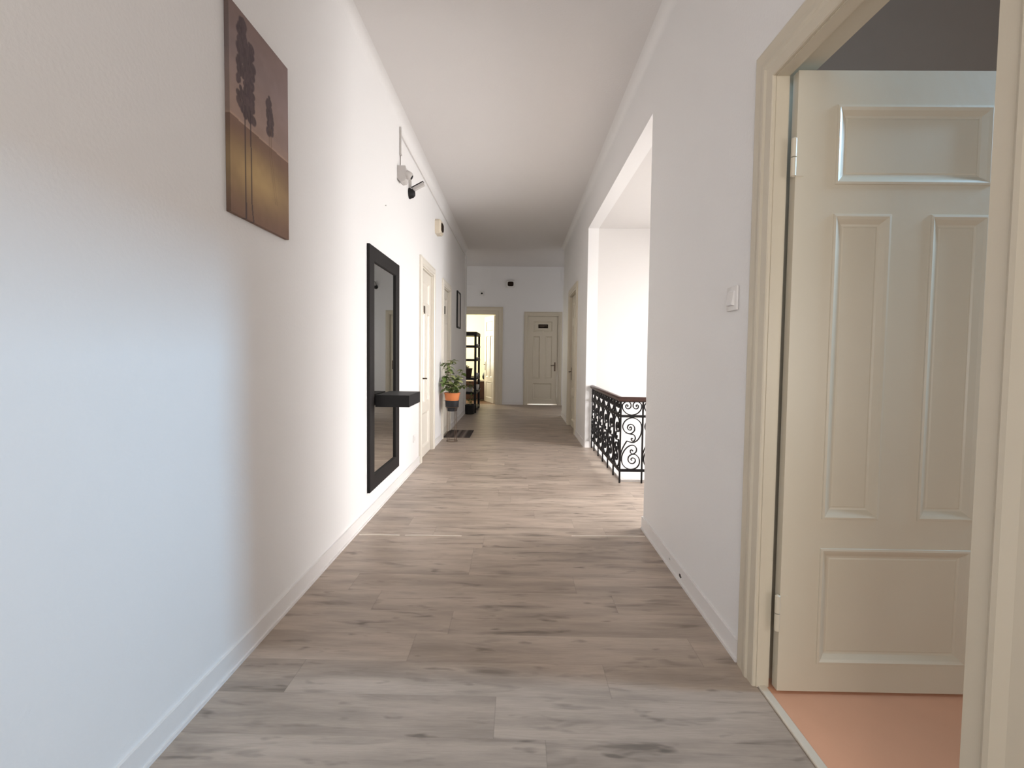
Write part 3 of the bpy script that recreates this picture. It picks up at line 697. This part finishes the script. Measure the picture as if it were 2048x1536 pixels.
# light switch
c = thing('light_switch', 'white rocker light switch on the right wall before the near doorway', 'light switch', (XR, 2.178, 1.62))
bm = B(); box(bm, -.012, 0, -.052, .052, -.056, .056); bev(bm, .006); obj('switch_plate', bm, M['base'], c, smooth=True)
bm = B(); v0 = [(-.012, -.032, -.034), (-.012, .032, -.034), (-.012, .032, .034), (-.012, -.032, .034)]; v1 = [(-.026, -.030, -.030), (-.026, .030, -.030), (-.016, .030, .032), (-.016, -.030, .032)]
A = [bm.verts.new(p) for p in v0]; Bv = [bm.verts.new(p) for p in v1]; bm.faces.new(A); bm.faces.new(Bv)
for i in range(4): bm.faces.new((A[i], A[(i+1) % 4], Bv[(i+1) % 4], Bv[i]))
obj('switch_rocker', bm, M['base'], c)
# low socket left wall
c = thing('wall_socket', 'white power socket low on the left wall between mirror and first door', 'socket', (XL, 5.36, .36))
bm = B(); box(bm, 0, .011, -.042, .042, -.042, .042); bev(bm, .004); obj('socket_plate', bm, M['base'], c, smooth=True)
bm = B(); lathe(bm, [(.022, .010), (.022, .012), (.018, .0115), (.018, .006)], 20, (0, 0, 0), 'X', cap=False); obj('socket_face', bm, M['greyplastic'], c, smooth=True)
# a nail
bm = B(); lathe(bm, [(.0035, 0), (.0035, .008), (.006, .009), (.006, .011)], 10, (XL, 4.19, 2.665), 'X'); tag(obj('wall_nail', bm, M['greyplastic']), 'tiny nail in the left wall above the mirror', 'nail')

# ------------------------------------------------------------------ plants
def leaf_shape(bm, base, d, up, L_, W_, droop=.3):
    d = Vector(d).normalized(); up = Vector(up); side = d.cross(up)
    if side.length < 1e-3: side = Vector((1, 0, 0))
    side.normalize(); nrm = side.cross(d).normalized(); rows = []
    prf_ = [(0, .02), (.12, .55), (.3, .95), (.5, 1), (.7, .78), (.87, .4), (1, .02)]
    for t, wd in prf_:
        c = Vector(base)+d*L_*t-Vector((0, 0, 1))*droop*L_*t*t
        rows.append([bm.verts.new(c-side*W_/2*wd+nrm*.12*W_*wd), bm.verts.new(c), bm.verts.new(c+side*W_/2*wd+nrm*.12*W_*wd)])
    for a, b_ in zip(rows, rows[1:]):
        bm.faces.new((a[0], a[1], b_[1], b_[0])); bm.faces.new((a[1], a[2], b_[2], b_[1]))
def plant(parent, base, branches, seed, nleaf, ll, lw, pale=.35, xmin=-9):
    rnd = random.Random(seed); st = B(); l1 = B(); l2 = B()
    for pts in branches:
        P = smooth_pts([tuple(Vector(base)+Vector(p)) for p in pts], 5); n = len(P)
        tube(st, P, [.0045*(1-.6*i/n) for i in range(n)], 6)
        k = max(3, int(nleaf*sum((Vector(a)-Vector(b_)).length for a, b_ in zip(P, P[1:]))/.3))
        for i in range(k):
            t = .25+.75*(i+.5)/k; q = P[min(n-1, int(t*n))]
            a = rnd.random()*2*PI; dz = rnd.uniform(-.35, .55)
            bmx = l2 if rnd.random() < pale else l1
            s_ = rnd.uniform(.7, 1.15)
            leaf_shape(bmx, q, (math.cos(a), math.sin(a), dz), (rnd.uniform(-.4, .4), rnd.uniform(-.4, .4), 1), ll*s_, lw*s_, rnd.uniform(.1, .6))
    for b_ in (st, l1, l2):
        for v in b_.verts:
            if v.co.x < xmin: v.co.x = xmin+(v.co.x-xmin)*.05
    obj('stems', st, M['stem'], parent, smooth=True)
    o1 = obj('leaves', l1, M['leaf'], parent, smooth=True); o1['kind'] = 'stuff'
    o2 = obj('pale_leaves', l2, M['leafy'], parent, smooth=True); o2['kind'] = 'stuff'
# wire stand
px_, py_ = -1.003, 7.141
ps = thing('plant_stand', 'thin bronze wire plant stand on the floor in front of the second left door', 'plant stand', (px_, py_, 0))
bm = B(); tube(bm, [(.084*math.cos(2*PI*i/36), .084*math.sin(2*PI*i/36), .005) for i in range(36)], .005, 8, closed=True); obj('base_ring', bm, M['stand'], ps, smooth=True)
bm = B(); tube(bm, [(.100*math.cos(2*PI*i/36), .100*math.sin(2*PI*i/36), .535) for i in range(36)], .0045, 8, closed=True); obj('top_ring', bm, M['stand'], ps, smooth=True)
for a in (40, 130, 220, 310):
    q = math.radians(a); bm = B(); tube(bm, [(.084*math.cos(q), .084*math.sin(q), .004), (.086*math.cos(q), .086*math.sin(q), .46), (.100*math.cos(q), .100*math.sin(q), .535)], .0042, 8); obj('leg', bm, M['stand'], ps, smooth=True)
cp = thing('planter', 'dark grey stepped planter resting in the wire stand', 'planter', (px_, py_, .468))
bm = B(); lathe(bm, [(.001, 0), (.064, 0), (.070, .004), (.073, .048), (.074, .052), (.096, .060), (.100, .066), (.106, .160), (.106, .166), (.100, .166), (.094, .07), (.06, .02), (.001, .02)], 40, cap=False); obj('planter_body', bm, M['slate'], cp, smooth=True)
pt = thing('potted_plant', 'leafy green plant in a terracotta pot on the wire stand', 'potted plant', (px_, py_, .49))
bm = B(); lathe(bm, [(.001, 0), (.055, 0), (.060, .035), (.086, .06), (.092, .13), (.104, .16), (.120, .252), (.128, .254), (.128, .262), (.112, .262), (.104, .225), (.001, .225)], 40, cap=False); obj('pot', bm, M['terra'], pt, smooth=True)
bm = B(); lathe(bm, [(.108, .226), (.09, .236), (.05, .242), (.001, .240)], 30, cap=False); obj('soil', bm, M['soil'], pt, smooth=True)
br_ = [
    [(-.01, 0, 0), (-.04, 0, .12), (-.09, -.01, .22), (-.14, 0, .28)],
    [(0, .01, 0), (-.03, .02, .16), (-.06, .02, .32), (-.085, .0, .44), (-.13, -.01, .48)],
    [(0, 0, 0), (-.01, -.02, .18), (-.035, -.02, .36), (-.03, -.01, .50), (.01, 0, .50)],
    [(.01, 0, 0), (.03, -.02, .10), (.06, -.03, .18), (.09, -.02, .22)],
    [(.02, .01, 0), (.07, 0, .12), (.12, -.01, .24), (.165, .01, .37)],
    [(.02, 0, 0), (.07, .02, .08), (.13, .01, .12), (.19, 0, .14)],
    [(-.02, -.02, 0), (-.05, -.06, .10), (-.08, -.10, .16), (-.13, -.12, .17)],
    [(.01, -.03, 0), (.02, -.08, .09), (.04, -.12, .14), (.05, -.16, .13)],
    [(0, .03, 0), (.02, .08, .11), (.03, .12, .17), (.06, .15, .19)],
    [(-.03, 0, 0), (-.07, .03, .08), (-.12, .05, .18), (-.14, .06, .20)],
    [(.02, .02, 0), (.05, .03, .14), (.07, .04, .22), (.08, .05, .28)],
    [(0, 0, 0), (0, 0, .08), (-.02, -.01, .16), (-.03, 0, .22)],
    [(.04, -.02, 0), (.06, -.03, .05), (.09, -.05, .08), (.12, -.06, .06)],
    [(-.04, -.02, 0), (-.05, -.05, .06), (-.07, -.07, .09), (-.09, -.09, .07)],
]
br_ = [[(max(x, -.165), y, z) for x, y, z in b_] for b_ in br_]
plant(pt, (0, 0, .235), br_, 5, 15, .098, .056, .5, -.178)

# door mat
bm = B(); box(bm, -.215, .215, -.365, .365, 0, .008); bev(bm, .003)
tag(obj('door_mat', bm, M['mat'], loc=(-.972, 7.80, 0)), 'dark brown striped door mat on the floor before the second left door', 'door mat')

# ------------------------------------------------------------------ shelving unit at the corner
ux0, ux1, uy0, uy1 = -1.40, -.945, 10.64, 11.70
su = thing('shelving_unit', 'tall black five-tier shelving unit standing at the far left corner', 'shelving unit', (ux0, uy0, 0))
wu, du_ = ux1-ux0, uy1-uy0
for x in (0, wu-.05):
    for y in (0, du_-.05):
        bm = B(); box(bm, x, x+.05, y, y+.05, 0, 1.84); bev(bm, .004, 1); obj('post', bm, M['black'], su)
tiers = [(.06, .10), (.425, .478), (.755, .80), (1.185, 1.228), (1.505, 1.552), (1.785, 1.862)]
for z0, z1 in tiers:
    bm = B(); box(bm, -.004, wu+.004, -.004, du_+.004, z0, z1); bev(bm, .003, 1); obj('shelf', bm, M['black'], su)
# things on it
t = thing('plant_basket', 'dark brown basket pot with a low plant on the middle tier of the black shelving', 'potted plant', (-1.19, 10.80, .80))
bm = B(); lathe(bm, [(.001, 0), (.105, 0), (.115, .02), (.140, .20), (.148, .215), (.140, .22), (.132, .2), (.001, .19)], 28, cap=False); obj('basket', bm, M['brownpot'], t, smooth=True)
plant(t, (0, 0, .19), [[(0, 0, 0), (-.03, 0, .05), (-.07, 0, .08)], [(0, 0, 0), (.02, -.02, .05), (.06, -.03, .07)], [(0, 0, 0), (0, .02, .06), (-.01, .05, .09)]], 9, 60, .05, .03, 0)
t = thing('trailing_plant', 'greyish leafy plant on the lowest open tier of the black shelving', 'potted plant', (-1.12, 10.82, .478))
bm = B(); lathe(bm, [(.001, 0), (.07, 0), (.09, .11), (.085, .11), (.001, .10)], 24, cap=False); obj('pot', bm, M['greyplastic'], t, smooth=True)
plant(t, (0, 0, .09), [[(0, 0, 0), (-.05, -.02, .06), (-.10, -.02, .08)], [(0, 0, 0), (.05, -.03, .05), (.12, -.04, .02)], [(0, 0, 0), (.01, .0, .07), (.0, -.02, .13)], [(0, 0, 0), (.02, -.05, .05), (.03, -.10, .02)]], 19, 30, .07, .04, .75)
for lab, y, z, r, h in (('pale round bowl at the far end of the shelving tier above the basket', 11.4, 1.228, .05, .045), ('white cup at the far end of the basket tier of the shelving', 11.45, .80, .045, .09), ('pale bowl at the far end of the upper shelving tier', 11.42, 1.552, .05, .045), ('pale folded bag at the far end of the low shelving tier', 11.38, .478, .065, .13)):
    bm = B(); lathe(bm, [(.001, 0), (r*.7, 0), (r, h*.7), (r, h), (r*.93, h), (r*.6, h*.2), (.001, h*.15)], 20, cap=False)
    tag(obj('cup' if 'cup' in lab else ('bag' if 'bag' in lab else 'bowl'), bm, M['plastic'], smooth=True, loc=(-1.0, y, z)), lab, 'cup' if 'cup' in lab else ('bag' if 'bag' in lab else 'bowl'))
# floor pot and plate
t = thing('floor_planter', 'black square pot with a small upright plant on the floor before the shelving', 'potted plant', (-1.065, 10.44, 0))
bm = B(); lathe(bm, [(.001, 0), (.098, 0), (.104, .01), (.118, .195), (.122, .2), (.122, .215), (.114, .215), (.10, .19), (.001, .185)], 32, cap=False); obj('pot', bm, M['blackpot'], t, smooth=True)
plant(t, (0, 0, .18), [[(.02, 0, 0), (.015, 0, .1), (.03, 0, .20), (.02, 0, .30)], [(.02, 0, 0), (.04, -.01, .10), (.06, -.02, .16)], [(0, 0, 0), (-.01, 0, .09), (-.03, 0, .15)]], 23, 16, .06, .032, .1)
# ------------------------------------------------------------------ furniture in the lit room
t = thing('brown_cabinet', 'dark brown low cabinet inside the bright room at the far end', 'cabinet', (-1.55, 13.52, 0))
bm = B(); box(bm, 0, .85, 0, .45, .03, .545); bev(bm, .004, 1); obj('cabinet_body', bm, M['brown'], t)
bm = B(); box(bm, -.01, .86, -.012, .46, .545, .572); bev(bm, .003, 1); obj('cabinet_top', bm, mat('pale_table_top', (.30, .25, .22), .5), t)
for x in (.03, .44):
    bm = B(); box(bm, x, x+.38, -.016, 0, .06, .52); bev(bm, .003, 1); dd = obj('cabinet_door', bm, M['brown'], t)
    bm = B(); lathe(bm, [(.012, 0), (.008, -.012), (.012, -.02), (.006, -.026)], 12, (x+(.34 if x < .1 else .04), -.016, .34), 'Y'); obj('knob', bm, M['steel'], dd, smooth=True)
t = thing('dark_bag', 'rounded black bag slumped on the brown cabinet in the bright room', 'bag', (-.90, 13.72, .572))
bm = B(); bmesh.ops.create_uvsphere(bm, u_segments=20, v_segments=12, radius=1)
for v in bm.verts:
    v.co.x *= .19; v.co.y *= .11; v.co.z = (v.co.z*.5+.5); v.co.x += .05*v.co.z; v.co.x *= (1-.35*v.co.z); v.co.z *= .33
obj('bag_body', bm, M['blackpot'], t, smooth=True)
bm = B(); tube(bm, smooth_pts([(-.08, 0, .24), (-.03, 0, .37), (.07, 0, .38), (.12, 0, .26)], 6), .008, 8); obj('bag_strap', bm, M['blackpot'], t, smooth=True)
t = tag(obj('folded_cloth', (lambda b: (box(b, -1.30, -1.09, 13.55, 13.75, .572, .60), bev(b, .01, 2), b)[-1])(B()), M['greyplastic']), 'grey folded cloth lying on the brown cabinet beside the black bag', 'cloth')
